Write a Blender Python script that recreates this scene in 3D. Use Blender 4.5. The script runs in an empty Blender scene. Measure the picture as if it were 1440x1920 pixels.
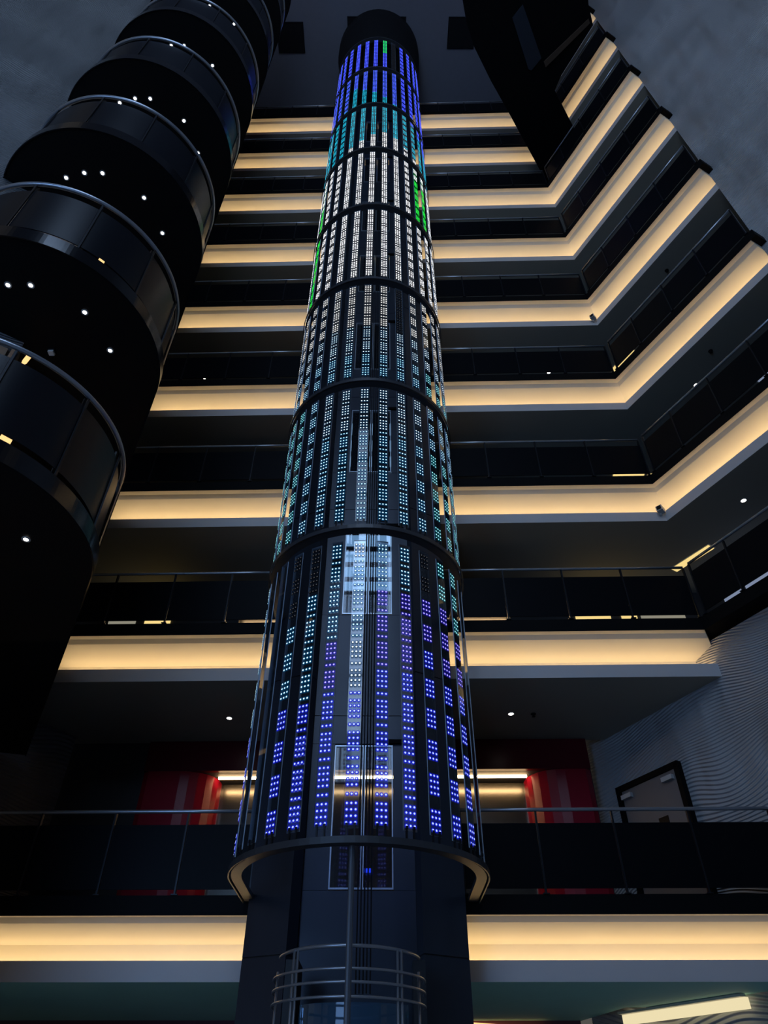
import bpy, bmesh, math, random
from mathutils import Vector, Matrix
random.seed(7)
SC = bpy.context.scene
COL = SC.collection
rad = math.radians
CAM_Z = 1.6

# ------------------------------------------------------------------ materials
def nodes(name):
    m = bpy.data.materials.new(name); m.use_nodes = True
    nt = m.node_tree; b = nt.nodes['Principled BSDF']
    return m, nt, b

def mat(name, col, rough=.5, metal=0., spec=.5, noise=0., nscale=6., bump=0.):
    m, nt, b = nodes(name)
    b.inputs['Roughness'].default_value = rough
    b.inputs['Metallic'].default_value = metal
    b.inputs['Specular IOR Level'].default_value = spec
    tc = nt.nodes.new('ShaderNodeTexCoord')
    n = nt.nodes.new('ShaderNodeTexNoise'); n.inputs['Scale'].default_value = nscale
    n.inputs['Detail'].default_value = 3
    nt.links.new(tc.outputs['Object'], n.inputs['Vector'])
    r = nt.nodes.new('ShaderNodeValToRGB')
    k = noise
    r.color_ramp.elements[0].color = tuple(c * (1 - k) for c in col) + (1,)
    r.color_ramp.elements[1].color = tuple(min(1, c * (1 + k)) for c in col) + (1,)
    nt.links.new(n.outputs['Fac'], r.inputs['Fac'])
    nt.links.new(r.outputs['Color'], b.inputs['Base Color'])
    if bump:
        bp = nt.nodes.new('ShaderNodeBump'); bp.inputs['Strength'].default_value = bump
        bp.inputs['Distance'].default_value = .02
        nt.links.new(n.outputs['Fac'], bp.inputs['Height']); nt.links.new(bp.outputs['Normal'], b.inputs['Normal'])
    return m

def emit(name, col, strength, sample=True):
    m = bpy.data.materials.new(name); m.use_nodes = True
    nt = m.node_tree; nt.nodes.clear()
    e = nt.nodes.new('ShaderNodeEmission'); o = nt.nodes.new('ShaderNodeOutputMaterial')
    e.inputs['Color'].default_value = (*col, 1); e.inputs['Strength'].default_value = strength
    nt.links.new(e.outputs[0], o.inputs[0])
    if not sample: m.cycles.emission_sampling = 'NONE'
    return m

def glass(name, tint, refl_rough=.03, ior=1.5, diff=.03, diffcol=(.5, .6, .75)):
    m = bpy.data.materials.new(name); m.use_nodes = True
    nt = m.node_tree; nt.nodes.clear()
    o = nt.nodes.new('ShaderNodeOutputMaterial')
    t = nt.nodes.new('ShaderNodeBsdfTransparent'); t.inputs[0].default_value = (*tint, 1)
    g = nt.nodes.new('ShaderNodeBsdfGlossy'); g.inputs['Roughness'].default_value = refl_rough
    d = nt.nodes.new('ShaderNodeBsdfDiffuse'); d.inputs[0].default_value = (*diffcol, 1)
    f = nt.nodes.new('ShaderNodeFresnel'); f.inputs['IOR'].default_value = ior
    m1 = nt.nodes.new('ShaderNodeMixShader'); m2 = nt.nodes.new('ShaderNodeMixShader')
    m1.inputs[0].default_value = diff
    nt.links.new(t.outputs[0], m1.inputs[1]); nt.links.new(d.outputs[0], m1.inputs[2])
    nt.links.new(f.outputs[0], m2.inputs[0]); nt.links.new(m1.outputs[0], m2.inputs[1]); nt.links.new(g.outputs[0], m2.inputs[2])
    nt.links.new(m2.outputs[0], o.inputs[0])
    return m

def ridged(name, col):
    # carved relief wall: wavy horizontal ridges
    m, nt, b = nodes(name)
    b.inputs['Base Color'].default_value = (*col, 1); b.inputs['Roughness'].default_value = .55
    tc = nt.nodes.new('ShaderNodeTexCoord')
    mp = nt.nodes.new('ShaderNodeMapping'); mp.inputs['Scale'].default_value = (.35, .35, .45)
    n = nt.nodes.new('ShaderNodeTexNoise'); n.inputs['Scale'].default_value = 1.0; n.inputs['Detail'].default_value = 1.2
    nt.links.new(tc.outputs['Object'], mp.inputs['Vector']); nt.links.new(mp.outputs[0], n.inputs['Vector'])
    sx = nt.nodes.new('ShaderNodeSeparateXYZ'); nt.links.new(tc.outputs['Object'], sx.inputs[0])
    ml = nt.nodes.new('ShaderNodeMath'); ml.operation = 'MULTIPLY_ADD'
    ml.inputs[1].default_value = 1.3; nt.links.new(n.outputs['Fac'], ml.inputs[0]); nt.links.new(sx.outputs['Z'], ml.inputs[2])
    fr = nt.nodes.new('ShaderNodeMath'); fr.operation = 'MULTIPLY'; fr.inputs[1].default_value = 2 * math.pi / .05
    nt.links.new(ml.outputs[0], fr.inputs[0])
    si = nt.nodes.new('ShaderNodeMath'); si.operation = 'SINE'; nt.links.new(fr.outputs[0], si.inputs[0])
    bp = nt.nodes.new('ShaderNodeBump'); bp.inputs['Strength'].default_value = 1.0; bp.inputs['Distance'].default_value = .012
    nt.links.new(si.outputs[0], bp.inputs['Height'])
    # broad swells under the ridges
    b2 = nt.nodes.new('ShaderNodeBump'); b2.inputs['Strength'].default_value = 1.0; b2.inputs['Distance'].default_value = .40
    mp2 = nt.nodes.new('ShaderNodeMapping'); mp2.inputs['Scale'].default_value = (1.0, 1.0, .22); mp2.inputs['Rotation'].default_value = (.25, .25, 0)
    n2 = nt.nodes.new('ShaderNodeTexNoise'); n2.inputs['Scale'].default_value = 1.1; n2.inputs['Detail'].default_value = 2.5
    nt.links.new(tc.outputs['Object'], mp2.inputs['Vector']); nt.links.new(mp2.outputs[0], n2.inputs['Vector'])
    nt.links.new(n2.outputs['Fac'], b2.inputs['Height']); nt.links.new(b2.outputs['Normal'], bp.inputs['Normal'])
    nt.links.new(bp.outputs['Normal'], b.inputs['Normal'])
    return m

M = dict(
    wallshaded=ridged('carved_relief_wall_shaded', (.15, .15, .152)),  # same relief wall, the left side's dimmer light put into a darker colour
    black=mat('black_gloss_panel', (.004, .0045, .006), .4, 0, .07, .1),
    blackmatt=mat('black_slab', (.004, .004, .0045), .6, 0, .08, .1),
    balc=mat('dark_balcony_panel', (.005, .006, .009), .34, 0, .22, .08),
    balcsoff=mat('black_soffit', (.004, .004, .0045), .6, 0, .15, .1),
    fascia=mat('gloss_black_fascia', (.010, .010, .012), .16, .2, .45, .05),
    rail=mat('steel_rail', (.34, .36, .40), .3, .7, .5, .05),
    darkrail=mat('dark_steel', (.020, .021, .025), .35, .5, .35, .05),
    cove=mat('cove_plaster', (.78, .74, .64), .7, 0, .3, .03, 2.),
    lip=mat('fascia_paint', (.52, .51, .51), .6, 0, .3, .04, 2.),
    soff=mat('corridor_soffit', (.36, .33, .27), .7, 0, .3, .04, 1.5),
    teal=mat('green_lit_soffit', (.46, .86, .74), .7, 0, .3, .05, 1.5),  # greenish light under the mezzanine put into the soffit colour
    corr=mat('corridor_wall', (.05, .05, .053), .7, 0, .3, .1),
    floor=mat('stone_floor', (.55, .54, .52), .6, 0, .3, .1),
    ceil=mat('atrium_ceiling', (.20, .20, .24), .75, 0, .3, .05),
    hatch=mat('ceiling_recess', (.01, .01, .012), .7, 0, .2, .1),
    shaft=mat('shaft_panel', (.034, .042, .060), .32, .3, .45, .06),
    shaftin=mat('shaft_recess', (.01, .011, .014), .5, 0, .4, .1),
    ring=mat('ring_steel', (.045, .047, .054), .4, .2, .5, .08),
    frame=mat('pale_door_frame', (.45, .53, .62), .3, .7, .5, .05),
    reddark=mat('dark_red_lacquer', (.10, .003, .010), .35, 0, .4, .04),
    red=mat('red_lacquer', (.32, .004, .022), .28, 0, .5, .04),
    steel=mat('brushed_steel', (.15, .135, .115), .24, .95, .5, .08, 3.),
    doorpaint=mat('grey_door', (.16, .15, .15), .5, 0, .4, .05),
    beige=mat('beige_door', (.42, .28, .18), .5, 0, .4, .05),
    white=mat('white_paint', (.7, .68, .62), .5, 0, .4, .03),
    camera=mat('camera_housing', (.5, .48, .46), .4, 0, .4, .03),
    lens=mat('camera_lens', (.01, .01, .01), .1, 0, .6, .03),
    purple=mat('plum_wall', (.22, .07, .12), .6, 0, .3, .05),
    cable=mat('black_cable', (.01, .01, .012), .45, .3, .4, .05),
    post=mat('post_paint', (.10, .11, .13), .4, .2, .5, .05),
    edge=mat('glass_edge', (.35, .44, .55), .35, 0, .5, .04),
    glass=glass('strip_glass', (.93, .95, .98), .03, 1.55, .035),
    pane=glass('door_glass', (.75, .80, .86), .03, 1.5, .02),
    blueglass=glass('screen_glass', (.55, .66, .78), .04, 1.5, .22, (.16, .32, .48)),
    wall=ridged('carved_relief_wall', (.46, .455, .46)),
    sky=emit('daylight_pane', (.46, .66, 1.0), 4.6),
    bluefill=emit('added_blue_fill', (.28, .52, 1.0), 5.2),  # emission of the added fill pane low behind the viewer
    warm=emit('warm_led_tape', (1.0, .70, .37), 12.5),
    warmline=emit('warm_light_line', (1.0, .66, .33), 22.),
    yellow=emit('yellow_light', (1.0, .74, .28), .95),
    spot=emit('downlight_lens', (1.0, .93, .85), 12.),
    amber=emit('amber_light', (1.0, .62, .25), 1.3),
    bluish=emit('bluish_light', (.55, .68, 1.0), .35),
    cream=emit('cream_light', (1.0, .86, .52), .85),
    pale=emit('pale_light', (.85, .80, .62), .3),
    lobby=emit('lobby_ceiling_light', (.30, .55, .85), .9),
    screen=emit('blue_indicator', (.02, .06, 1.0), 1.2),
)
LED = {}; FAR = {}
def glow_film(name, col, st):
    # added backing sheet; its emission imitates the dots' glow on the glass
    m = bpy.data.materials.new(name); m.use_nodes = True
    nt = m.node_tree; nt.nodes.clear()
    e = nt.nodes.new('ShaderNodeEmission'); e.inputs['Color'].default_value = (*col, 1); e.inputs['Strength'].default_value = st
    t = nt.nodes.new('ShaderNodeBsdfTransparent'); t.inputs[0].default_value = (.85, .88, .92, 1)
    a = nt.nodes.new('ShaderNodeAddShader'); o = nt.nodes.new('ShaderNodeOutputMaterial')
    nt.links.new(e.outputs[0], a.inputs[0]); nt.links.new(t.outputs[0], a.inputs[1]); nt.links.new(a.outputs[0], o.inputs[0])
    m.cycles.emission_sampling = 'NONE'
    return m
def led(name, core, cs, halo, hs, fc, fs):
    LED[name] = (emit('led_core_' + name, core, cs, False), emit('led_halo_' + name, halo, hs, False), glow_film('led_glow_film_' + name, halo, hs * .16))
    FAR[name] = (emit('led_far_core_' + name, fc, fs, False), emit('led_far_halo_' + name, halo, hs * 1.9, False))
led('blue', (.42, .52, 1.0), 1.5, (.012, .022, .75), .85, (.12, .17, 1.0), 3.2)
led('indigo', (.50, .45, 1.0), 1.3, (.03, .02, .55), .7, (.2, .15, 1.0), 2.0)
led('cyan', (.62, .90, 1.0), 1.6, (.003, .13, .36), .50, (.20, .75, 1.0), 2.6)
led('ice', (.85, .95, 1.0), 1.8, (.02, .11, .26), .45, (.80, .92, 1.0), 3.4)
led('white', (.98, .97, .95), 2.0, (.24, .24, .25), .6, (.97, .97, 1.0), 4.2)
led('green', (.35, 1.0, .40), 1.2, (.0, .42, .03), .9, (.06, 1.0, .10), 2.2)
led('teal', (.45, .95, .98), 1.5, (.0, .17, .26), .55, (.03, .66, .92), 2.6)
led('dim', (.5, .55, .65), .10, (.01, .01, .015), .1, (.4, .45, .6), .08)

# ------------------------------------------------------------------ mesh helpers
class MB:
    def __init__(s): s.v = []; s.f = []; s.mi = []
    def add(s, vs, fs, mi=0):
        o = len(s.v); s.v += [tuple(x) for x in vs]
        for f in fs: s.f.append(tuple(i + o for i in f)); s.mi.append(mi)
        return s
    def box(s, c, d, rz=0., mi=0, M4=None):
        hx, hy, hz = d[0] / 2, d[1] / 2, d[2] / 2
        cs, sn = math.cos(rz), math.sin(rz); vs = []
        for z in (-hz, hz):
            for x, y in ((-hx, -hy), (hx, -hy), (hx, hy), (-hx, hy)):
                vs.append((c[0] + x * cs - y * sn, c[1] + x * sn + y * cs, c[2] + z))
        return s.add(vs, [(3, 2, 1, 0), (4, 5, 6, 7), (0, 1, 5, 4), (1, 2, 6, 5), (2, 3, 7, 6), (3, 0, 4, 7)], mi)
    def prism(s, poly, z0, z1, mi=0):
        n = len(poly)
        vs = [(p[0], p[1], z0) for p in poly] + [(p[0], p[1], z1) for p in poly]
        fs = [tuple(range(n))[::-1], tuple(range(n, 2 * n))] + [(i, (i + 1) % n, n + (i + 1) % n, n + i) for i in range(n)]
        return s.add(vs, fs, mi)
    def tube(s, pts, r, n=8, closed=False, mi=0):
        pts = [Vector(p) for p in pts]; m = len(pts); vs = []
        for i, p in enumerate(pts):
            a = pts[i - 1] if (i or closed) else p
            b = pts[(i + 1) % m] if (i < m - 1 or closed) else p
            d = (b - a).normalized()
            up = Vector((0, 0, 1)) if abs(d.z) < .9 else Vector((1, 0, 0))
            x = d.cross(up).normalized(); y = x.cross(d)
            for k in range(n):
                t = 2 * math.pi * k / n; vs.append(p + x * (r * math.cos(t)) + y * (r * math.sin(t)))
        fs = []
        for i in range(m if closed else m - 1):
            j = (i + 1) % m
            for k in range(n): fs.append((i * n + k, i * n + (k + 1) % n, j * n + (k + 1) % n, j * n + k))
        if not closed: fs += [tuple(range(n))[::-1], tuple(range((m - 1) * n, m * n))]
        return s.add(vs, fs, mi)
    def sweep(s, prof_pts, closed=True, caps=True, mi=0):
        # prof_pts: list (along the path) of lists of 3-D profile points
        m = len(prof_pts); n = len(prof_pts[0]); vs = [p for pr in prof_pts for p in pr]; fs = []
        rng = n if closed else n - 1
        for i in range(m - 1):
            for k in range(rng):
                fs.append((i * n + k, i * n + (k + 1) % n, (i + 1) * n + (k + 1) % n, (i + 1) * n + k))
        if closed and caps: fs += [tuple(range(n))[::-1], tuple(range((m - 1) * n, m * n))]
        return s.add(vs, fs, mi)
    def disc(s, c, r, n=12, mi=0, h=.01):
        return s.prism([(c[0] + r * math.cos(2 * math.pi * k / n), c[1] + r * math.sin(2 * math.pi * k / n)) for k in range(n)], c[2], c[2] + h, mi)
    def mesh(s, name, mats):
        me = bpy.data.meshes.new(name); me.from_pydata(s.v, [], s.f)
        for m in mats: me.materials.append(m)
        if len(mats) > 1: me.polygons.foreach_set('material_index', s.mi)
        bm = bmesh.new(); bm.from_mesh(me); bmesh.ops.recalc_face_normals(bm, faces=bm.faces); bm.to_mesh(me); bm.free()
        me.update(); return me
    def build(s, name, mats, parent=None, smooth=False):
        if not isinstance(mats, (list, tuple)): mats = [mats]
        me = s.mesh(name, mats)
        if smooth:
            for p in me.polygons: p.use_smooth = True
        return link(name, me, parent)

def link(name, me, parent=None):
    o = bpy.data.objects.new(name, me); COL.objects.link(o)
    if parent:
        o.parent = parent
        o.matrix_parent_inverse = parent.matrix_basis.inverted()   # parts are modelled in world space
    return o

def local(name, me, parent, loc=(0, 0, 0)):
    o = bpy.data.objects.new(name, me); COL.objects.link(o); o.parent = parent; o.location = loc
    return o

def thing(name, label, cat, loc=(0, 0, 0), rz=0., group=None):
    o = bpy.data.objects.new(name, None); COL.objects.link(o)
    o.location = loc; o.rotation_euler = (0, 0, rz); o.empty_display_size = .2
    tag(o, label, cat, group); return o

def tag(o, label, cat, group=None):
    o['label'] = label; o['category'] = cat
    if group: o['group'] = group
    return o

def struct(o, label=None):
    o['kind'] = 'structure'
    if label: o['label'] = label
    return o

# ------------------------------------------------------------------ the plan
H = 3.2
ZL = [2.889] + [6.863 + H * i for i in range(8)]        # soffit heights of the galleries (index 0 = mezzanine)
C0 = Vector((5.277, 9.771)); BD = Vector((-.99968, .0253)); RD = Vector((.4698, -.8828))
NB = Vector((.0253, .99968)); NR = Vector((.8828, .4698)); BIS = Vector((.609, .985))
T_END = 3.80

def cor(s): return C0 + BIS * s
def pb(u, s): return cor(s) + BD * u                    # along the back gallery, from its corner
def pr(t, s): return C0 + NR * s + RD * t               # along the right gallery
def xb(x, s):                                           # point of the back line with a given x
    c = cor(s); u = (c.x - x) / -BD.x; return c + BD * u
XL = -10.5

def path(s, left=True, right=True, xl=XL, te=T_END):
    p = []
    if left: p.append(xb(xl, s))
    p.append(cor(s))
    if right: p.append(pr(te, s))
    return p

def sweep_gallery(mb, prof, z, left=True, right=True, closed=True, te=T_END, xl=XL):
    cols = [path(s, left, right, xl, te) for s, _ in prof]
    rows = []
    for i in range(len(cols[0])):
        rows.append([(cols[k][i].x, cols[k][i].y, z + prof[k][1]) for k in range(len(prof))])
    return mb.sweep(rows, closed)

ORD = ['lowest', 'second', 'third', 'fourth', 'fifth', 'sixth', 'seventh', 'eighth', 'ninth']

# ------------------------------------------------------------------ galleries
for k, z in enumerate(ZL):
    right = k >= 1
    cove_right = k >= 2
    xe = 5.13 if not cove_right else None
    # floor slab: black edge overhanging the cove
    o = sweep_gallery(MB(), [(-.33, .64), (-.33, .86), (2.35, .86), (2.35, .70), (-.325, .70), (-.325, .64)], z, True, right, te=T_END + .12).build('floor', M['blackmatt'])
    struct(o)
    # plaster cove between the lip and the slab
    prof = [(0, 0), (0, .22), (.05, .22), (.05, .13), (.32, .13), (.32, .44), (-.15, .592), (-.215, .648), (-.325, .652), (-.325, .70), (.42, .70), (.42, 0)]
    mb = MB()
    sweep_gallery(mb, prof, z, True, cove_right)
    mb.mi = []
    me_f = len(mb.f); n = len(prof)
    mb.mi = [0] * me_f
    for q in range(me_f - 2):                           # lip face and underside are greyer paint
        if q % n in (0, 1): mb.mi[q] = 1
        elif q % n == n - 1: mb.mi[q] = 2
    o = mb.build('trim_%d' % (k + 1), [M['cove'], M['lip'], M['teal'] if k == 0 else M['soff']]); struct(o)
    tp = sweep_gallery(MB(), [(.09, .135), (.09, .165), (.115, .165), (.115, .135)], z, True, cove_right, xl=XL).build('light_tape', M['warm'], o)
    # corridor soffit
    o = sweep_gallery(MB(), [(.42, .0), (2.35, .0), (2.35, .10), (.42, .10)], z, True, cove_right).build('ceiling', M['teal'] if k == 0 else M['soff'])
    struct(o)
    if k == 1:
        pass

# rear walls of the corridors
def rear(x0, x1, z0, z1):
    w = MB(); w.prism([xb(x0, 2.35), xb(x1, 2.35), xb(x1, 2.65), xb(x0, 2.65)], z0, z1)
    struct(w.build('wall_back', M['corr']))
LX0, LX1 = -2.96, 2.56                                  # lift lobby recess
rear(XL, LX0 - .72, 2.995, 6.863); rear(LX1 + .72, 3.66, 2.995, 6.863)
rear(XL, LX0 - .06, 6.863, 33.2); rear(LX1 + .06, 3.66, 6.863, 33.2)
tops = []
for k in range(9):
    zt = 6.30 if k == 0 else ZL[k] + 2.66
    tops.append(zt)
    z1 = ZL[k + 1] + .86 if k < 8 else 33.2
    if k == 0:
        rear(LX0 - .715, LX1 + .715, zt + .01, 6.863); rear(LX0 - .055, LX1 + .055, 6.863, z1)
    else: rear(LX0 - .055, LX1 + .055, zt + .02, z1)
    w = MB(); w.prism([xb(LX0 - .2, 2.66), xb(LX1 + .2, 2.66), xb(LX1 + .2, 3.1), xb(LX0 - .2, 3.1)], zt + .02, zt + .1); struct(w.build('ceiling', M['corr']))
w = MB(); w.prism([cor(2.35), pr(T_END, 2.35), pr(T_END, 2.65), cor(2.65)], 7.5, 33.2)
w.prism([xb(3.66, 2.35), cor(2.35), cor(2.65), xb(3.66, 2.65)], 7.5, 33.2)
struct(w.build('wall_back', M['corr']))

# relief wall on the right: closes the lower storeys, frames the gallery ends above
w = MB(); th = .3
w.prism([pr(-4.2, .0), pr(15, .0), pr(15, th), pr(-4.2, th)], 0, 7.49)
w.prism([pr(T_END, 0), pr(15, 0), pr(15, th), pr(T_END, th)], 7.49, 33.2)
w.prism([pr(T_END, th), pr(T_END + .2, th), pr(T_END + .2, 2.7), pr(T_END, 2.7)], 7.49, 33.2)
struct(w.build('wall_right', M['wall']))
# relief wall on the left, the rounded balconies wrap round its end
LW = Vector((-4.69, 5.30)); LD = Vector((-.834, -.552)); LN = Vector((-.552, .834))
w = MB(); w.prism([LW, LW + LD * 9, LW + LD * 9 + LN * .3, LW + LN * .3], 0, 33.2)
struct(w.build('wall_left', M['wallshaded']))
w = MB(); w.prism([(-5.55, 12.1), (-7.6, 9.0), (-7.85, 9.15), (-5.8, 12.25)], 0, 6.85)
struct(w.build('wall_left', M['wallshaded']))
# ground storey
w = MB(); w.prism([(-12, -9), (14, -9), (14, 16), (-12, 16)], -.2, 0); struct(w.build('floor', M['floor']))
w = MB(); w.prism([xb(XL, 4.0), xb(3.2, 4.0), xb(3.2, 4.2), xb(XL, 4.2)], 0, 2.889); struct(w.build('wall_back', M['purple']))
w = MB(); w.prism([xb(XL, 2.35), xb(3.5, 2.35), xb(3.2, 4.2), xb(XL, 4.2)], 2.889, 2.99); struct(w.build('ceiling', M['teal']))
# front of the atrium behind the viewer with its tall daylight window
w = MB()
WX0, WX1, WZ0, WZ1, WY = -4.4, 1.0, 11.5, 27., -8.
VX0, VX1, VZ0, VZ1 = -10.2, -4.8, .5, 7.6                # added glowing pane behind the viewer, blue fill for the lower storeys
w.box(((14 + WX1) / 2, WY - .15, 16.6), (14 - WX1, .3, 33.2))
w.box(((WX0 + WX1) / 2, WY - .15, WZ0 / 2), (WX1 - WX0, .3, WZ0)); w.box(((WX0 + WX1) / 2, WY - .15, (WZ1 + 33.2) / 2), (WX1 - WX0, .3, 33.2 - WZ1))
w.box(((-12 + VX0) / 2, WY - .15, 16.6), (VX0 + 12, .3, 33.2)); w.box(((VX1 + WX0) / 2, WY - .15, 16.6), (WX0 - VX1, .3, 33.2))
w.box(((VX0 + VX1) / 2, WY - .15, VZ0 / 2), (VX1 - VX0, .3, VZ0)); w.box(((VX0 + VX1) / 2, WY - .15, (VZ1 + 33.2) / 2), (VX1 - VX0, .3, 33.2 - VZ1))
struct(w.build('wall_front', M['corr']))
w = MB(); w.box(((WX0 + WX1) / 2, WY - .2, (WZ0 + WZ1) / 2), (WX1 - WX0, .02, WZ1 - WZ0))
win = struct(w.build('window_1', M['sky']))
w = MB(); w.box(((VX0 + VX1) / 2, WY - .2, (VZ0 + VZ1) / 2), (VX1 - VX0, .02, VZ1 - VZ0))
fillwin = struct(w.build('fill_pane', M['bluefill']))
w = MB()
for i in range(5): w.box((VX0 + (VX1 - VX0) * i / 4, WY - .12, (VZ0 + VZ1) / 2), (.08, .1, VZ1 - VZ0))
for i in range(4): w.box(((VX0 + VX1) / 2, WY - .12, VZ0 + (VZ1 - VZ0) * i / 3), (VX1 - VX0, .1, .08))
w.build('window_frame', M['blackmatt'], fillwin)  # frame of the added fill pane
w = MB()
for i in range(5): w.box((WX0 + (WX1 - WX0) * i / 4, WY - .12, (WZ0 + WZ1) / 2), (.09, .1, WZ1 - WZ0))
for i in range(8): w.box(((WX0 + WX1) / 2, WY - .12, WZ0 + (WZ1 - WZ0) * i / 7), (WX1 - WX0, .1, .09))
w.build('window_frame', M['blackmatt'], win)
# roof
w = MB(); w.prism([(-12, -9), (14, -9), (14, 14), (-12, 14)], 33.2, 33.5); struct(w.build('ceiling', M['ceil']))
for (x0, x1, y0, y1, nm) in ((-4.16, -3.17, 7.43, 8.41, 'left of the column top'), (2.42, 3.42, 7.25, 8.25, 'right of the column top'), (-1.44, .76, 7.25, 9.4, 'directly above the column top')):
    t = thing('ceiling_hatch', 'square black ceiling hatch %s' % nm, 'hatch', ((x0 + x1) / 2, (y0 + y1) / 2, 33.16), group='ceiling hatches')
    m = MB(); m.box(((x0 + x1) / 2, (y0 + y1) / 2, 33.185), (x1 - x0, y1 - y0, .03)); m.build('hatch_panel', M['hatch'], t)
    m = MB()
    for xx in (x0, x1): m.box((xx, (y0 + y1) / 2, 33.18), (.04, y1 - y0 + .04, .04))
    for yy in (y0, y1): m.box(((x0 + x1) / 2, yy, 33.18), (x1 - x0 - .04, .04, .04))
    m.build('hatch_frame', M['darkrail'], t)

# ------------------------------------------------------------------ gallery balustrades
def balustrade(pts, z, label, group, first=True):
    """pts: post positions in plan; rail, posts and black infill panels between the posts"""
    t = thing('balustrade', label, 'balustrade', (pts[0].x, pts[0].y, z), group=group)
    MB().tube([(p.x, p.y, z + 1.015) for p in pts], .024, 10).build('handrail', M['rail'], t, True)
    for i, p in enumerate(pts):
        q = pts[min(i + 1, len(pts) - 1)] - pts[max(i - 1, 0)]; a = math.atan2(q.y, q.x)
        m = MB(); m.box((p.x, p.y, z + .495), (.022, .05, .99), a); m.box((p.x, p.y, z + .006), (.08, .08, .012), a)
        m.build('post', M['darkrail'], t)
    for p, q in zip(pts, pts[1:]):
        d = q - p; L = d.length; a = math.atan2(d.y, d.x); c = (p + q) / 2
        MB().box((c.x, c.y, z + .455), (L - .03, .012, .775), a).build('infill_panel', M['black'], t)
    return t

FLOORN = ['mezzanine', 'first gallery over the mezzanine', 'second gallery over the mezzanine', 'third gallery over the mezzanine', 'fourth gallery over the mezzanine', 'fifth gallery over the mezzanine', 'sixth gallery over the mezzanine', 'seventh gallery over the mezzanine', 'topmost gallery']
SR = -.315
for k in range(9):
    z = ZL[k] + .86
    c = cor(SR)
    r_pts = [xb(x, SR) for x in (1.02, 2.02, 3.02, 4.02)] + [c]
    l_pts = [xb(x, SR) for x in (-1.66, -2.6, -3.58, -4.58, -5.58, -6.58, -7.58, -8.58)][::-1]
    balustrade(l_pts, z, 'black balustrade left of the light column, %s' % FLOORN[k], 'back gallery balustrades')
    balustrade(r_pts, z, 'black balustrade right of the light column, %s' % FLOORN[k], 'back gallery balustrades')
    if k:
        g_pts = [c + RD * q for q in (.13, .86, 1.77, 2.68, 3.62)]
        balustrade(g_pts, z, 'black balustrade along the angled right side, %s' % FLOORN[k], 'right gallery balustrades')

# ------------------------------------------------------------------ lift lobbies behind the column
def lobby(k):
    zf = ZL[k] + .86; zt = tops[k]; yb = xb(0, 2.35).y
    nm = FLOORN[k]
    t = thing('lift_lobby_panel', 'steel lift front under a warm line, %s' % nm, 'lift front', (-.2, yb + .5, zf), group='lift fronts')
    m = MB()
    m.prism([xb(LX0, 2.9), xb(LX1, 2.9), xb(LX1, 3.0), xb(LX0, 3.0)], zf, zt - .002)
    m.build('wall_panel', M['steel'], t)
    for s in (-1, 1):
        for q in (0, 1):
            xx = s * 1.35 + q * .56 - .28 - .25
            dh = 2.1 if k == 0 else 1.68
            m = MB(); m.box((xx, yb + .53, zf + dh / 2), (.54, .04, dh)); m.build('lift_door', M['steel'], t)
    m = MB(); m.box((-.25, yb + .50, zf + 1.08), (.14, .03, .06)); m.build('indicator', M['screen'], t)
    m = MB(); m.prism([xb(LX0, 2.52), xb(LX1, 2.52), xb(LX1, 2.56), xb(LX0, 2.56)], zt - .035, zt); m.build('light_line', M['warmline'], t)
    if k == 0:
        for (x0, x1, side) in ((-4.25, LX0, 'left'), (LX1, 3.64, 'right')):
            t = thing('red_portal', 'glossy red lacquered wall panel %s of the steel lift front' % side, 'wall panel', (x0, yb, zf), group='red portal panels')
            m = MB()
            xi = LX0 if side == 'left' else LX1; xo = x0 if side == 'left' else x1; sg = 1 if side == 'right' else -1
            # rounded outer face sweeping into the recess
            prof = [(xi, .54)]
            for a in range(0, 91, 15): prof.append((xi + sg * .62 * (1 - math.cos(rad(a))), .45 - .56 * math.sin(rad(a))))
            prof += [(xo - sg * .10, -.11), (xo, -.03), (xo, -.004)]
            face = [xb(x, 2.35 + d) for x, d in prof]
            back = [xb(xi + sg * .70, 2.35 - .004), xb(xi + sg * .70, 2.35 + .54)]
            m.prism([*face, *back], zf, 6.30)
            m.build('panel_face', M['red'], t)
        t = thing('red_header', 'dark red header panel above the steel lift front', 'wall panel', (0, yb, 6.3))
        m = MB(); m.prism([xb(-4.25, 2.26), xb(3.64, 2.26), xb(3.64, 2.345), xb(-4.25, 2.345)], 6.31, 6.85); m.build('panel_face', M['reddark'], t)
for k in range(9): lobby(k)

# door in the relief wall at mezzanine height
dz = ZL[0] + .86
dp = [pr(t, -.05) for t in (-2.55, -1.25)]
t = thing('service_door', 'dark grey door set in the ridged wall at the right end of the mezzanine', 'door', (dp[0].x, dp[0].y, dz))
da = math.atan2(RD.y, RD.x); dc = (dp[0] + dp[1]) / 2; dL = (dp[1] - dp[0]).length
m = MB(); m.box((dc.x, dc.y, dz + 1.06), (dL - .12, .04, 2.08), da); m.build('door_leaf', M['doorpaint'], t)
m = MB()
for e in dp: m.box((e.x, e.y, dz + 1.08), (.09, .1, 2.16), da)
m.box((dc.x, dc.y, dz + 2.15), (dL + .09, .1, .09), da); m.build('door_frame', M['blackmatt'], t)
for tt in (-2.37, -1.46):
    q = pr(tt, -.10); m = MB(); m.box((q.x, q.y, dz + 1.99), (.22, .06, .07), da); m.build('door_closer', M['camera'], t)
q = pr(-1.75, -.075); m = MB(); m.box((q.x, q.y, dz + 1.42), (.2, .006, .14), da); m.build('door_plate', M['black'], t)
q = pr(-2.05, -.075); m = MB(); m.box((q.x, q.y, dz + 1.02), (.05, .03, .16), da); m.build('door_handle', M['rail'], t)

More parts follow.
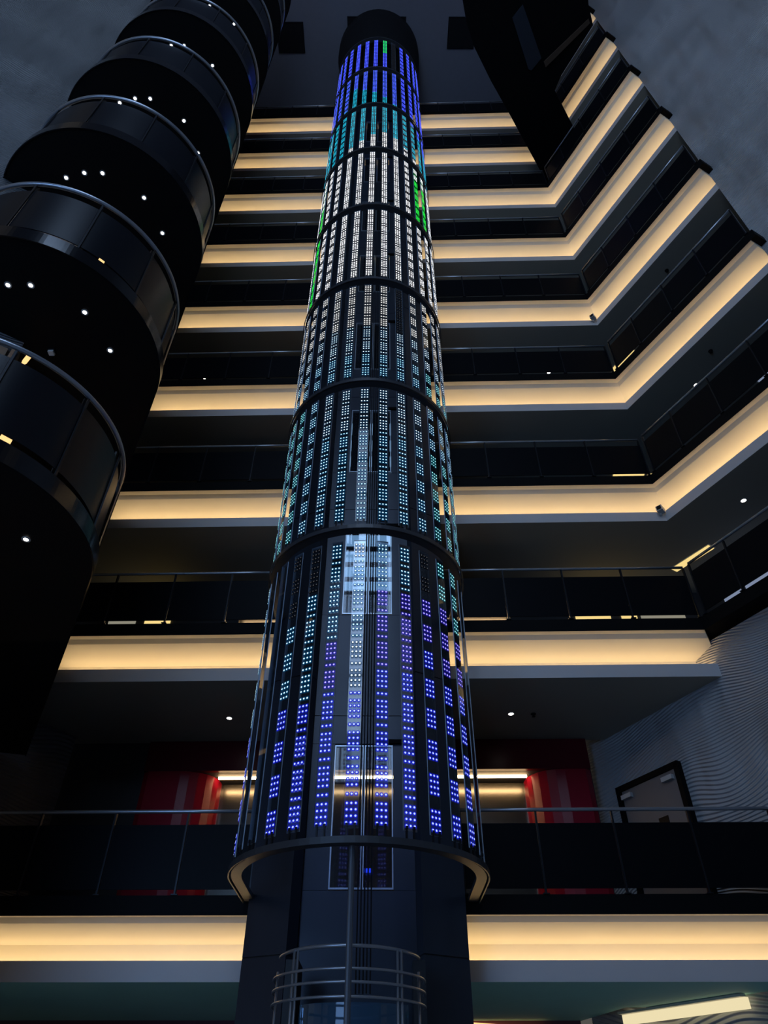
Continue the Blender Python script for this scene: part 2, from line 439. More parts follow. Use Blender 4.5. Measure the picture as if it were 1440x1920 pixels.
# lit slot at the head of the ground-storey wall, right
q0, q1 = pr(-3.4, -.10), pr(-1.15, -.10)
t = thing('cove_light', 'long warm light trough along the top of the ridged wall at lower right', 'light', (q0.x, q0.y, 2.7))
m = MB(); m.prism([q0, q1, q1 - NR * .10, q0 - NR * .10], 2.855, 2.885); m.build('housing', M['white'], t)
m = MB(); m.prism([q0 + NR * .04, q1 + NR * .04, q1 - NR * .02, q0 - NR * .02], 2.73, 2.852); m.build('light_line', M['cream'], t)
m = MB(); m.tube([(*xb(x, 3.978), 2.86 - .05 * max(0, x - 1) ** 1.5) for x in (.6, 1.0, 1.4, 1.8, 2.2, 2.6)], .018, 8)
tag(m.build('light_line', M['amber'], None, True), 'thin curved gold light line at the bottom edge right of the column', 'light')

# ------------------------------------------------------------------ shaft behind the column
CX, CY, RR = -.264, 8.56, 1.457
w = MB()
def panel_wall(poly_front, seams, depth):
    zz = [0] + seams + [33.2]
    w.prism([*[(p[0] * 1, p[1] + .015) for p in poly_front], *[(p[0], p[1] + depth - .005) for p in poly_front[::-1]]], 0, 33.19, 1)
    for z0, z1 in zip(zz, zz[1:]):
        w.prism([*poly_front, *[(p[0], p[1] + depth) for p in poly_front[::-1]]], z0 + .008, z1 - .008)
seams = [3.047, 6.551] + [6.551 + 3.2 * i for i in range(1, 9)]
panel_wall([(-1.62, 9.40), (-1.09, 9.14), (-.99, 9.345)], seams, .06)
panel_wall([(.40, 9.30), (.462, 9.08), (1.0, 9.385)], seams, .06)
struct(w.build('wall_left', [M['shaft'], M['shaftin']]))
w = MB()
DX0, DX1 = -.672, .134
for k in range(9):
    zs = ZL[k] + .87; zt = zs + (1.83 if k else 1.84)
    zn = (ZL[k + 1] + .87) if k < 8 else 33.2
    w.box(((-.985 + DX0) / 2, 9.43, (zs + zt) / 2), (DX0 + .985, .05, zt - zs)); w.box(((.42 + DX1) / 2, 9.43, (zs + zt) / 2), (.42 - DX1, .05, zt - zs))
    zm = zs + 2.26
    w.box((-.2825, 9.43, (zt + zm) / 2), (1.405, .05, zm - zt - .012)); w.box((-.2825, 9.43, (zm + zn) / 2), (1.405, .05, zn - zm - .012))
w.box((-.2825, 9.43, 1.88), (1.405, .05, 3.75))
struct(w.build('wall_back', M['shaft']))
w = MB(); w.box((-1.03, 9.47, 16.6), (.11, .06, 33.2)); w.box((.44, 9.47, 16.6), (.11, .06, 33.2)); struct(w.build('trim_9', M['shaftin']))
for k in range(9):
    zs = ZL[k] + .875; h = 1.81
    t = thing('lift_landing_door', 'glazed lift landing door in the shaft, %s' % FLOORN[k], 'lift door', (-.27, 9.40, zs), group='lift landing doors')
    xm = -.262
    m = MB()
    for x0, x1 in ((DX0, xm), (xm, DX1)):
        m.box((x0 + .012, 9.40, zs + h / 2), (.016, .03, h)); m.box((x1 - .012, 9.40, zs + h / 2), (.016, .03, h))
        m.box(((x0 + x1) / 2, 9.40, zs + .01), (x1 - x0 - .04, .03, .02)); m.box(((x0 + x1) / 2, 9.40, zs + h - .01), (x1 - x0 - .04, .03, .02))
    m.build('door_frame', M['frame'], t)
    for x0, x1 in ((DX0, xm), (xm, DX1)):
        m = MB(); m.box(((x0 + x1) / 2, 9.402, zs + h / 2), (x1 - x0 - .05, .012, h - .05)); m.build('glass_leaf', M['pane'], t)
    m = MB(); m.box((.12, 9.385, zs + h + .05), (.44, .05, .055)); m.build('door_operator', M['blackmatt'], t)
# bright ceiling panels over the lift lobbies, seen through the landing doors
for k in (2, 3):
    zc = ZL[k] - .015
    t = thing('ceiling_light', 'pale blue gridded ceiling light behind landing doors, %s' % FLOORN[k - 1], 'ceiling light', (-.27, 10.9, zc), group='lobby ceiling lights')
    m = MB()
    for yy in (10.35, 10.85, 11.35, 11.85):
        m.box((-.3, yy, zc), (1.9, .36, .02))
    m.build('diffuser', M['lobby'], t)
    m = MB()
    for yy in (10.1, 10.6, 11.1, 11.6, 12.08): m.box((-.3, yy, zc - .012), (1.95, .12, .05))
    m.build('frame', M['blackmatt'], t)

# hoist ropes and guide post
for i, (x, y) in enumerate(((-.26, 8.05), (-.225, 8.02), (-.19, 8.05), (-.155, 8.02), (-.12, 8.05))):
    m = MB(); m.tube([(x, y, 2.55), (x, y, 33.1)], .0085, 6)
    tag(m.build('hoist_rope', M['cable']), 'thin black hoist rope hanging inside the light column, %s from the left' % ['first', 'second', 'third', 'fourth', 'fifth'][i], 'rope', 'hoist ropes')
m = MB(); m.tube([(-.30, 7.25, 0), (-.30, 7.25, 3.72)], .03, 10); m.box((-.30, 7.25, .01), (.16, .16, .02)); m.box((-.30, 7.19, 3.69), (.05, .10, .03))
tag(m.build('guide_post', M['post']), 'slim dark vertical post in front of the curved steel guard', 'post')

# curved tubular guard below the column
t = thing('guard_rail', 'curved steel tube guard with four rails at the foot of the lift shaft', 'guard', (-.32, 8.1, 0))
def garc(z, ry=.80, rx=.715, yc=8.12, n=28, a0=190, a1=350):
    return [(-.322 + rx * math.cos(rad(a0 + (a1 - a0) * i / n)), yc + ry * math.sin(rad(a0 + (a1 - a0) * i / n)), z) for i in range(n + 1)]
for i, z in enumerate((2.83, 2.655, 2.555, 2.447)):
    MB().tube(garc(z, rx=.69 if i == 0 else .735, a0=192 if i == 0 else 172, a1=348 if i == 0 else 366), .016 if i == 0 else .012, 10).build('rail', M['rail'], t, True)
for a in (200, 226, 230, 310, 314, 338):
    x, y = -.322 + .715 * math.cos(rad(a)), 8.12 + .80 * math.sin(rad(a))
    MB().tube([(x, y, 0), (x, y, 2.83 if a not in (200, 338) else 2.70)], .012, 8).build('baluster', M['rail'], t, True)
# curved glass screen of the pit
def arcwall(mb, rx, ry, yc, xc, a0, a1, z0, z1, th=.012, n=16):
    rows = []
    for i in range(n + 1):
        a = rad(a0 + (a1 - a0) * i / n); c, s = math.cos(a), math.sin(a)
        p = (xc + rx * c, yc + ry * s); q = (xc + (rx - th) * c, yc + (ry - th) * s)
        rows.append([(*p, z0), (*p, z1), (*q, z1), (*q, z0)])
    return mb.sweep(rows)
t = thing('glass_screen', 'dark blue curved glass screen behind the steel guard rails', 'glass screen', (-.28, 8.4, 0))
arcwall(MB(), .60, .45, 8.6, -.28, 205, 335, .1, 2.50).build('glass_pane', M['blueglass'], t)
arcwall(MB(), .61, .46, 8.6, -.28, 205, 335, 0, .1, .04).build('base_channel', M['darkrail'], t)
for sx in (-1, 1):
    m = MB(); m.box((-.28 + sx * .66, 8.75, 1.45), (.13, .5, 2.9))
    tag(m.build('pit_column', M['shaftin']), 'black column %s of the curved glass screen' % ('left' if sx < 0 else 'right'), 'column')

# ------------------------------------------------------------------ LED column: rings
RZ = [3.655, 7.63, 10.81, 14.01, 17.21, 20.41, 23.61, 26.81, 30.01]
def ring_path(r, y1=9.50, n=40):
    p = [(CX - r, y1)]
    for i in range(n + 1):
        a = rad(180 + 180 * i / n); p.append((CX + r * math.cos(a), CY + r * math.sin(a)))
    p.append((CX + r, y1)); return p
for i, z in enumerate(RZ):
    t = thing('ring_beam', '%s curved dark steel ring beam of the LED light column, counted from below' % ORD[i], 'ring beam', (CX, CY, z), group='ring beams')
    o_, n_ = ring_path(RR - .035), ring_path(RR - .15)
    MB().sweep([[(*a, z), (*a, z + .05), (*b, z + .05), (*b, z)] for a, b in zip(o_, n_)]).build('beam', M['ring'], t)
    o_, n_ = ring_path(RR, 9.56), ring_path(RR - .016, 9.56)
    MB().sweep([[(*a, z - .010), (*a, z + .055), (*b, z + .055), (*b, z - .010)] for a, b in zip(o_, n_)]).build('outer_flange', M['ring'], t)
# drum closing the column at the roof
t = thing('column_head', 'black round drum joining the LED column to the ceiling', 'drum', (CX, CY, 30.2))
rows = []
for i in range(49):
    a = 2 * math.pi * i / 48; c, s = math.cos(a), math.sin(a)
    rows.append([(CX + 1.30 * c, CY + 1.30 * s, 30.14), (CX + 1.56 * c, CY + 1.56 * s, 32.4), (CX + 1.56 * c, CY + 1.56 * s, 33.19), (CX + 1.2 * c, CY + 1.2 * s, 33.19), (CX + 1.15 * c, CY + 1.15 * s, 30.14)])
MB().sweep(rows, True, False).build('drum_shell', M['hatch'], t, False)
m = MB(); m.prism([(CX + 1.14 * math.cos(2 * math.pi * i / 32), CY + 1.14 * math.sin(2 * math.pi * i / 32)) for i in range(32)], 30.15, 30.2); m.build('drum_cap', M['hatch'], t)

# ------------------------------------------------------------------ LED strips
SW, PITCH, PER = .152, .062, .37
COLS = (-.045, 0., .045)
NA = 6
def led_geom(mb, x, z, big=True):
    n = NA if big else 4; r0, r1 = (.0110, .0215) if big else (.013, .0215)
    cs = [(math.cos(2 * math.pi * i / n), math.sin(2 * math.pi * i / n)) for i in range(n)]
    vs = [(x, .015, z)] + [(x + r0 * c, .012, z + r0 * s) for c, s in cs] + [(x + r1 * c, .0085, z + r1 * s) for c, s in cs]
    mb.add(vs, [(0, 1 + i, 1 + (i + 1) % n) for i in range(n)], 0)
    mb.add(vs, [(1 + i, 1 + n + i, 1 + n + (i + 1) % n, 1 + (i + 1) % n) for i in range(n)], 1)
def raw(mb, name, mats):
    me = bpy.data.meshes.new(name); me.from_pydata(mb.v, [], mb.f)
    for m in mats: me.materials.append(m)
    me.polygons.foreach_set('material_index', mb.mi); me.update(); return me
m4, m1 = MB(), MB()
for c in COLS:
    for r in range(4): led_geom(m4, c, r * PITCH)
    led_geom(m1, c, 0)
for mm, zz in ((m4, 3 * PITCH), (m1, 0)):
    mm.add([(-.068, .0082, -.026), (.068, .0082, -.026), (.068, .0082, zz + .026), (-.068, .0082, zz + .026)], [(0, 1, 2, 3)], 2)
# one mesh per colour of each cluster, shared by all the strips
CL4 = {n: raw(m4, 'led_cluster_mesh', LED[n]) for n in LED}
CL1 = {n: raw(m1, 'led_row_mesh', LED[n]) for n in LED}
def pane_mesh(L):
    mb = MB(); h = SW / 2
    vs = [(x, y, z) for z in (0, L) for x, y in ((-h, -.006), (h, -.006), (h, .006), (-h, .006))]
    mb.add(vs, [(0, 1, 5, 4), (2, 3, 7, 6)], 0); mb.add(vs, [(1, 2, 6, 5), (3, 0, 4, 7), (3, 2, 1, 0), (4, 5, 6, 7)], 1)
    return raw(mb, 'glass_pane_mesh', [M['glass'], M['edge']])
cm = MB()
cm.box((0, 0, -.055), (.016, .022, .11)); cm.box((0, 0, .012), (.024, .030, .03))
CLIP = cm.mesh('clip_mesh', [M['darkrail']])
ANG = [-166 + 12.3 * i for i in range(14)]
NG = [10] + [8] * 7

def colour(st, k, z):
    if st == 0 and k in (1, 2, 12, 13): return None      # bare glass strips
    k = k - 1
    left = k <= 3
    if st == 0:
        if k in (2, 3) and z > (6.1 if k == 2 else 6.45): return 'dim'
        if k == 8 and z > 6.75: return 'dim'
        if k == 9 and 6.2 < z < 6.6: return 'indigo'
        if k <= 4:
            zc = (5.25, 5.1, 5.0, 5.15, 5.3)[max(k, 0)]
            if z < zc: return 'blue'
            return 'cyan' if z > zc + .4 or k < 4 else 'indigo'
        if k == 5: return 'blue' if z < 5.3 else ('ice' if 5.3 <= z < 5.9 or z > 7.1 else 'cyan')
        if k == 6: return 'blue' if z < 5.4 else ('indigo' if z < 6.45 else 'cyan')
        if k == 7: return 'blue' if z < 5.4 else ('indigo' if z < 6.6 else 'cyan')
        if k == 8: return 'blue' if z < 5.9 else 'indigo'
        return 'blue' if z < 5.6 else ('indigo' if z < 6.2 else 'teal')
    if st == 1:
        if k <= 1: return 'teal'
        if z < 9.6: return 'cyan' if k <= 8 else 'teal'
        return 'ice' if 3 <= k <= 8 else 'cyan'
    if st == 2:
        if z < 11.4: return 'cyan' if k <= 8 else 'teal'
        if k == 7 and z > 12.3: return 'dim'
        return 'ice' if z < 12.4 else 'white'
    if st == 3: return 'green' if k == 0 else 'white'
    if st == 4: return 'green' if (k in (9, 10) and z < 19.6) or (k == 0 and z < 18.6) else 'white'
    zc = 21.6 - 1.3 * abs(k - 6) / 5
    zb = 25.3 - .35 * max(0, k - 3) + (.0 if k >= 3 else -1.4)
    if k == 6 and st == 7 and z > 28.4: return 'green'
    if k == 7 and st == 7: return 'dim'
    return 'white' if z < zc else ('teal' if z < zb else 'blue')

STN = ['lowest', 'second', 'third', 'fourth', 'fifth', 'sixth', 'seventh', 'topmost']
KN = ['%s from the left' % q for q in ('first', 'second', 'third', 'fourth', 'fifth', 'sixth', 'seventh')] + ['%s from the right' % q for q in ('seventh', 'sixth', 'fifth', 'fourth', 'third', 'second', 'first')]
CN = {'blue': 'blue', 'indigo': 'violet-blue', 'cyan': 'cyan', 'ice': 'icy white', 'white': 'white', 'green': 'green', 'teal': 'turquoise', 'dim': 'unlit', None: 'unlit'}
for st in range(8):
    z0 = RZ[st] + .188; L = NG[st] * PER - .12
    PM = pane_mesh(L + .06)
    for k, a in enumerate(ANG):
        ar = rad(a); rr = RR - .05
        single = 4 <= k <= 8
        cols = [colour(st, k, z0 + g * PER) for g in range(NG[st])]
        seen = []
        for c in cols:
            n = CN[c]
            if n not in seen: seen.append(n)
        desc = ' then '.join(seen[:2]) + (' dots' if seen != ['unlit'] else '')
        t = thing('led_strip', 'LED strip, %s, %s, %s column tier' % (desc, KN[k], STN[st]), 'LED strip',
                  (CX + rr * math.cos(ar), CY + rr * math.sin(ar), z0), ar - math.pi / 2, 'LED strips of the %s tier' % STN[st])
        local('glass_pane', PM, t, (0, 0, -.05))
        for x in (-.04, .04): local('clip', CLIP, t, (x, 0, -.03))
        if st <= 2:
            for g in range(NG[st]):
                c = colour(st, k, z0 + g * PER)
                if c: local('led_cluster', CL4[c], t, (0, .0, g * PER))
                if single and g < NG[st] - 1:
                    c = colour(st, k, z0 + g * PER + .28)
                    if c: local('led_row', CL1[c], t, (0, .0, g * PER + .278))
        else:
            names = []; mb = MB(); lit = [g for g in range(NG[st]) if colour(st, k, z0 + g * PER)]
            for g in range(NG[st]):
                rows = [g * PER + r * PITCH for r in range(4)] + ([g * PER + .278] if single and g < NG[st] - 1 else [])
                for zz in rows:
                    c = colour(st, k, z0 + zz)
                    if not c: continue
                    if c not in names: names.append(c)
                    n0 = len(mb.mi)
                    for x in COLS: led_geom(mb, x, zz, False)
                    o = 2 * names.index(c)
                    for q in range(n0, len(mb.mi)): mb.mi[q] += o
            if names:
                e0, e1 = lit[0] * PER - .03, lit[-1] * PER + 3 * PITCH + .03
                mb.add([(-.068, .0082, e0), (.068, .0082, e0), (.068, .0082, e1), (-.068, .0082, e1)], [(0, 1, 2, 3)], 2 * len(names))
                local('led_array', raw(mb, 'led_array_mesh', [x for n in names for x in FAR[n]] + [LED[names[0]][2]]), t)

# ------------------------------------------------------------------ rounded balconies on the left
BC = Vector((-4.52, 5.37)); BR = 1.47
SD = Vector((-.4698, .8828))
def bpt(a, r): return Vector((BC.x + r * math.cos(rad(a)), BC.y + r * math.sin(rad(a))))
A0, A1 = -146, 28
POSTS = [-144, -120, -88, -56, -24, 8]
BN = ['%s rounded balcony' % q for q in ('lowest', 'second', 'third', 'fourth', 'fifth', 'sixth', 'seventh', 'eighth')]
def bpath(r, n=96, straight=5.4):
    p = [bpt(A0 + (A1 - A0) * i / n, r) for i in range(n + 1)]
    p.append(p[-1] + SD * straight); return p
for i in range(8):
    zr = 7.45 + H * i; zs = zr - 1.45
    if zs + .3 > 33: break
    outer = bpath(BR + .06)
    inner = [LW + LN * .02 + Vector((-.2, .3)), LW + LD * 1.2 + LN * .33]
    poly = [Vector((p.x, p.y)) for p in outer] + [Vector((-10.3, 9.6)), Vector((-7.2, 6.6)), Vector((-6.2, 4.75))]
    m = MB(); m.prism(poly, zs + .02, zs + .24); o = m.build('floor', M['balcsoff']); struct(o)
    # glossy fascia band round the slab
    rows = []
    for p, q in zip(bpath(BR + .075), bpath(BR + .06)):
        rows.append([(p.x, p.y, zs), (p.x, p.y, zs + .22), (q.x, q.y, zs + .22), (q.x, q.y, zs)])
    MB().sweep(rows).build('fascia', M['fascia'], o)
    t = thing('balcony_balustrade', 'curved dark panelled balustrade of the %s from below' % BN[i], 'balustrade', (BC.x, BC.y, zs + .24), group='curved balcony balustrades')
    MB().tube([(p.x, p.y, zr) for p in bpath(BR + .02)], .029, 12).build('handrail', M['rail'], t, True)
    zb0, zb1 = zs + .36, zr - .15
    ends = POSTS + [A1]
    for a in POSTS[1:]:
        p = bpt(a, BR + .012); q = bpt(a, BR - .04)
        m = MB(); m.box((p.x, p.y, (zs + .24 + zr) / 2), (.02, .022, zr - zs - .26), rad(a)); m.box((q.x, q.y, (zs + .24 + zr) / 2), (.02, .04, zr - zs - .26), rad(a))
        m.build('post', M['darkrail'], t)
    for a0, a1 in zip(ends, ends[1:]):
        n = 24; rows = []
        for j in range(n + 1):
            a = a0 + .7 + (a1 - a0 - 1.4) * j / n
            p, q = bpt(a, BR), bpt(a, BR - .012)
            rows.append([(p.x, p.y, zb0), (p.x, p.y, zb1), (q.x, q.y, zb1), (q.x, q.y, zb0)])
        MB().sweep(rows).build('infill_panel', M['balc'], t, False)
    e = bpt(A1, BR)
    for j in range(5):
        p = e + SD * (.03 + 1.05 * j); q = e + SD * (1.02 + 1.05 * j)
        ang = math.atan2(SD.y, SD.x); c = (p + q) / 2
        MB().box((c.x, c.y, (zb0 + zb1) / 2), ((q - p).length, .012, zb1 - zb0), ang).build('infill_panel', M['balc'], t)
        c = e + SD * (.0 + 1.05 * j)
        MB().box((c.x, c.y, (zs + .24 + zr) / 2), (.03, .05, zr - zs - .26), ang).build('post', M['darkrail'], t)
# doors in the end of the left wall, on the lower balconies
for i in range(3):
    zf = 7.45 + H * i - 1.21
    a_, b_ = LW + LD * .06, LW + LD * 1.0
    c_ = (a_ + b_) / 2 - LN * .02; ang = math.atan2(LD.y, LD.x)
    t = thing('balcony_door', 'beige door behind the %s' % BN[i], 'door', (c_.x, c_.y, zf), group='balcony doors')
    m = MB(); m.box((c_.x, c_.y, zf + 1.36), (.84, .03, 2.72), ang); m.build('door_leaf', M['beige'], t)
    m = MB()
    for p in (LW + LD * .04, LW + LD * 1.02): m.box((p.x - LN.x * .02, p.y - LN.y * .02, zf + 1.38), (.07, .06, 2.76), ang)
    m.build('door_frame', M['beige'], t)
    p = LW - LD * .10 - LN * .04
    t = thing('wall_sconce', 'small amber sconce at the wall end above the %s' % BN[i], 'wall light', (p.x, p.y, zf + 2.4), group='balcony sconces')
    m = MB(); m.tube([(p.x, p.y, zf + 2.46), (p.x + .05, p.y - .03, zf + 2.56), (p.x + .09, p.y - .05, zf + 2.70)], .030, 8); m.build('lamp_tube', M['amber'], t, True)
    m = MB(); m.box((p.x - .05, p.y - .0, zf + 2.46), (.1, .05, .06), ang); m.build('bracket', M['darkrail'], t)

# ------------------------------------------------------------------ small lights and fittings
def downlight(x, y, z, label, group, r=.032):
    t = thing('downlight', label, 'downlight', (x, y, z), group=group)
    n = 16; rows = []
    for i in range(n + 1):
        a = 2 * math.pi * i / n; c, s = math.cos(a), math.sin(a)
        rows.append([(x + r * c, y + r * s, z), (x + (r + .018) * c, y + (r + .018) * s, z), (x + (r + .018) * c, y + (r + .018) * s, z - .008), (x + r * c, y + r * s, z - .008)])
    MB().sweep(rows, True, False).build('trim_ring', M['camera'], t)
    m = MB(); m.disc((x, y, z - .006), r * .98, 14, h=.004); m.build('lens', M['spot'], t)
BD_POS = [(-3.60, 5.41), (-3.75, 4.84), (-4.285, 4.47), (-4.56, 4.467), (-4.86, 4.54)]
PN = ['first', 'second', 'third', 'fourth', 'fifth']
for i in range(7):
    for j, (x, y) in enumerate(BD_POS):
        if i == 0 and j > 0: continue
        downlight(x, y, 6.0 + .015 + H * i, 'small bright downlight under the %s, %s from its right tip' % (BN[i], PN[j]), 'balcony downlights', .026)
for k, x, y, lab in ((1, -2.654, 11.3, 'left of the column in the soffit above the red lift lobby'), (1, 2.171, 11.1, 'right of the column in the soffit above the red lift lobby'), (2, 6.479, 9.2, 'in the angled right soffit above the second gallery camera'),
                     (3, 6.541, 9.11, 'in the angled right soffit, seen against the black handrail'), (4, 4.325, 11.2, 'glinting through the slot right of the column'), (4, -4.78, 11.41, 'glinting through the slot left of the column')):
    downlight(x, y, ZL[k] - .001, 'round white downlight ' + lab, 'gallery downlights', .045)
for k, x, y, lab in ((1, 2.55, 11.1, 'beside the downlight above the red lift lobby'), (3, 6.54, 8.255, 'in the angled right soffit near the white downlight'), (4, 6.533, 8.297, 'in the angled soffit of the next gallery up')):
    t = thing('sprinkler', 'small black ceiling sprinkler %s' % lab, 'sprinkler', (x, y, ZL[k]))
    m = MB(); m.disc((x, y, ZL[k] - .012), .045, 14, h=.011); m.build('rosette', M['hatch'], t)
    m = MB(); m.disc((x, y, ZL[k] - .05), .016, 10, h=.04); m.disc((x, y, ZL[k] - .056), .03, 10, h=.006); m.build('head', M['hatch'], t)
for x, y in ((-1.9, 11.5),):
    t = thing('sprinkler', 'black sprinkler on the teal soffit at lower left', 'sprinkler', (x, y, ZL[0]))
    m = MB(); m.disc((x, y, ZL[0] - .012), .04, 14, h=.011); m.build('rosette', M['hatch'], t)
    m = MB(); m.disc((x, y, ZL[0] - .07), .014, 10, h=.06); m.build('head', M['hatch'], t)
for k, lab in ((2, 'on the corner fascia of the second warm-lit gallery'), (4, 'on the corner fascia two galleries above the other camera')):
    p = cor(-.06) + BD * .05; z = ZL[k] + .20
    t = thing('security_camera', 'small box security camera ' + lab, 'camera', (p.x, p.y, z))
    m = MB(); m.box((p.x - .01, p.y - .03, z), (.11, .15, .11), -.75); m.build('housing', M['camera'], t)
    m = MB(); m.box((p.x - .06, p.y - .088, z), (.08, .012, .08), -.75); m.build('lens', M['lens'], t)
    m = MB(); m.box((p.x, p.y + .03, z - .06), (.04, .06, .05), -.5); m.build('bracket', M['camera'], t)
# square fittings by the lower balconies
def fitting(x, y, z, d, mt, label, rz=0.):
    t = thing('light_fitting', label, 'light fitting', (x, y, z))
    m = MB(); m.box((x, y, z), d, rz); m.build('diffuser', mt, t)
    m = MB(); m.box((x, y, z + d[2] / 2 + .01), (d[0] + .02, d[1] + .02, .02), rz); m.build('housing', M['darkrail'], t)
fitting(-4.37, 5.43, 9.184, (.07, .07, .03), M['white'], 'small square white fitting under the second rounded balcony on the left')
def foot_glow(zs, w, label):  # glowing block in place of lit ceiling showing through the panel gap
    p = bpt(-45, BR + .025); a = rad(45)
    t = thing('lit_ceiling_patch', label, 'lit patch', (p.x, p.y, zs), group='lit ceiling patches past the balconies')
    m = MB(); m.box((p.x, p.y, zs + .045), (w, .03, .06), a); m.build('diffuser', M['amber'], t)
    m = MB(); m.box((p.x, p.y, zs + .0075), (w * .6, .03, .015), a); m.build('base', M['darkrail'], t)
foot_glow(6.24, .10, 'small amber lit ceiling patch at the panel foot of the lowest rounded balcony')
foot_glow(9.44, .07, 'small amber lit ceiling patch at the panel foot of the second rounded balcony')
# warm light slots along the upper corridors
def slot_light(p, q, z, wd, label, mt='yellow'):
    t = thing('light_slot', label, 'light', (p[0], p[1], z))
    d = Vector((q[0] - p[0], q[1] - p[1])); a = math.atan2(d.y, d.x)
    m = MB(); m.box(((p[0] + q[0]) / 2, (p[1] + q[1]) / 2, z - .012), (d.length, wd, .02), a); m.build('diffuser', M[mt], t)
    m = MB(); m.box(((p[0] + q[0]) / 2, (p[1] + q[1]) / 2, z - .004), (d.length + .06, wd + .05, .008), a); m.build('trim', M['white'], t)
slot_light((5.88, 11.28), (6.36, 10.52), ZL[2] - .001, .17, 'yellow light slot in the soffit corner right of the column, just above the rail')
def lit_wall_patch(x0, x1, z0, z1, label, mt='amber'):  # glowing panel in place of a lit stretch of corridor wall
    p, q = xb(x0, 2.335), xb(x1, 2.335); a = math.atan2(q.y - p.y, q.x - p.x)
    t = thing('lit_wall_patch', label, 'wall light', (p.x, p.y, z0), group='lit corridor wall patches')
    m = MB(); m.box((*((p + q) / 2), (z0 + z1) / 2), (x1 - x0, .02, z1 - z0), a); m.build('diffuser', M[mt], t)
    m = MB(); m.box((*((p + q) / 2), z1 + .02), (x1 - x0 + .04, .05, .03), a); m.build('cap_strip', M['darkrail'], t)
lit_wall_patch(-5.75, -5.18, 9.2, 9.75, 'pale lit wall patch glimpsed at far left under the first gallery panels', 'pale')
lit_wall_patch(-4.99, -4.45, 9.2, 9.75, 'yellow lit wall patch glimpsed left of the column under the first gallery panels', 'yellow')
lit_wall_patch(3.96, 4.68, 9.2, 9.75, 'yellow lit wall patch glimpsed right of the column under the first gallery panels', 'yellow')
lit_wall_patch(4.90, 5.22, 9.2, 9.75, 'small yellow lit wall patch glimpsed under the first gallery panels near the corner', 'yellow')
lit_wall_patch(5.30, 6.20, 9.2, 9.75, 'broad pale lit wall patch glimpsed under the first gallery panels at the corner', 'pale')
def lit_side_patch(t0, t1, z0, z1, label, mt):  # same glowing stand-in for lit wall, on the angled side
    p, q = pr(t0, 2.335), pr(t1, 2.335); a = math.atan2(q.y - p.y, q.x - p.x)
    t = thing('lit_wall_patch', label, 'wall light', (p.x, p.y, z0), group='lit corridor wall patches')
    m = MB(); m.box((*((p + q) / 2), (z0 + z1) / 2), (t1 - t0, .02, z1 - z0), a); m.build('diffuser', M[mt], t)
    m = MB(); m.box((*((p + q) / 2), z1 + .02), (t1 - t0 + .04, .05, .03), a); m.build('cap_strip', M['darkrail'], t)
lit_side_patch(-.92, -.48, 9.3, 9.9, 'grey lit wall patch glimpsed under the first gallery panels on the angled side', 'bluish')
lit_side_patch(-.40, .9, 9.3, 9.9, 'long blue-grey lit wall patch glimpsed under the first gallery panels far right', 'bluish')

slot_light((5.47, 11.80), (6.20, 11.79), ZL[3] - .001, .16, 'yellow light slot glimpsed under the second gallery panels at the corner')
slot_light((6.30, 11.80), (6.45, 11.79), ZL[3] - .001, .10, 'tiny yellow light slot beside the corner under the second gallery panels')
slot_light((6.93, 10.97), (7.42, 10.12), ZL[3] - .001, .14, 'grey-white light slot glimpsed under the second gallery panels on the angled side', 'bluish')
slot_light((7.80, 9.00), (8.10, 8.45), ZL[3] - .001, .16, 'blue-white light slot glimpsed under the second gallery panels far right', 'bluish')
slot_light((5.98, 11.16), (6.33, 10.48), ZL[4] - .001, .12, 'yellow light slot glimpsed under the third gallery panels on the angled side')

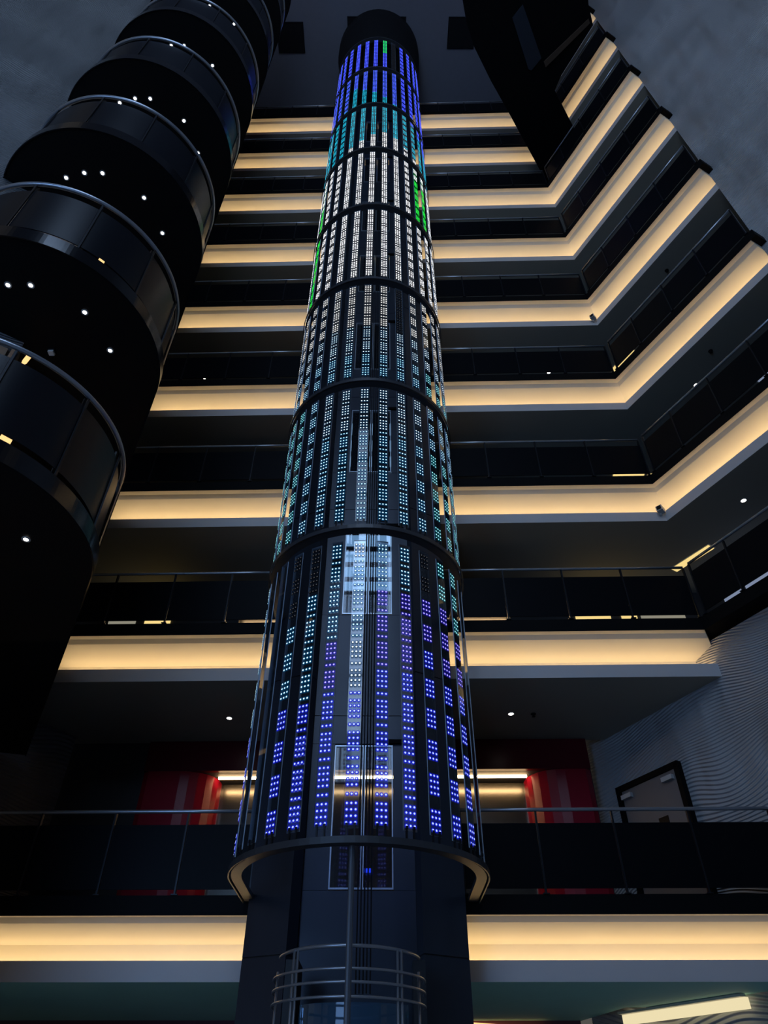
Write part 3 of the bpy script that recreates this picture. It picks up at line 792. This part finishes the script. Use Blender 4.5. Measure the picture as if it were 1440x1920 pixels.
# dark bridge soffit high on the right
t = thing('bridge', 'black underside of a high bridge crossing the upper right corner', 'bridge', (4, 7.5, 25.55))
def bz(pts): return [(x * .9816, y * .9816) for x, y in pts]
poly = bz([(5.653, 10.46), (5.315, 9.995), (4.62, 9.05), (3.93, 8.106), (3.30, 7.27), (2.695, 6.374), (2.40, 5.75), (2.237, 5.183), (2.10, 4.2), (2.05, 2.5), (5.0, 2.5), (5.90, 5.30), (6.139, 5.782), (5.45, 7.10), (5.327, 7.52), (5.595, 7.869), (6.156, 8.607)])
m = MB(); m.prism(poly, 25.55, 25.90); m.build('deck', M['blackmatt'], t)
m = MB(); m.prism(bz([(3.72, 5.60), (3.98, 5.28), (4.75, 6.62), (4.50, 6.95), (4.40, 6.92)]), 25.50, 25.545); m.build('grey_panel', M['shaft'], t)  # grey panel under the deck, in place of an opening
m = MB(); m.prism(bz([(4.84, 6.72), (5.96, 5.62), (6.02, 5.72), (4.92, 6.86)]), 25.48, 25.545); m.build('warm_lit_edge', mat('warm_lit_trim', (.10, .065, .045), .45, .3, .5, .05), t)  # bronze tone imitates warm light on the soffit side

# ------------------------------------------------------------------ camera
f_px, pitch, roll = 1300.0, .72520, .0032
cd = bpy.data.cameras.new('camera'); cam = bpy.data.objects.new('camera', cd); COL.objects.link(cam)
cd.sensor_fit = 'VERTICAL'; cd.sensor_height = 24.0; cd.lens = f_px / 1920 * 24.0
cam.matrix_world = Matrix.Translation((0, 0, CAM_Z)) @ Matrix.Rotation(math.pi / 2 + pitch, 4, 'X') @ Matrix.Rotation(roll, 4, 'Z')
cd.clip_start = .05; cd.clip_end = 200
SC.camera = cam

# ------------------------------------------------------------------ world and colour
wd = bpy.data.worlds.new('world'); SC.world = wd; wd.use_nodes = True
bg = wd.node_tree.nodes['Background']; bg.inputs[0].default_value = (1, .93, .84, 1); bg.inputs[1].default_value = .085
vs = SC.view_settings; vs.view_transform = 'Standard'; vs.look = 'None'; vs.gamma = 1; vs.use_curve_mapping = False; vs.exposure = 0
cy = SC.cycles
cy.max_bounces = 6; cy.diffuse_bounces = 3; cy.glossy_bounces = 3; cy.transparent_max_bounces = 16; cy.transmission_bounces = 2
cy.caustics_reflective = False; cy.caustics_refractive = False; cy.sample_clamp_indirect = 3.0
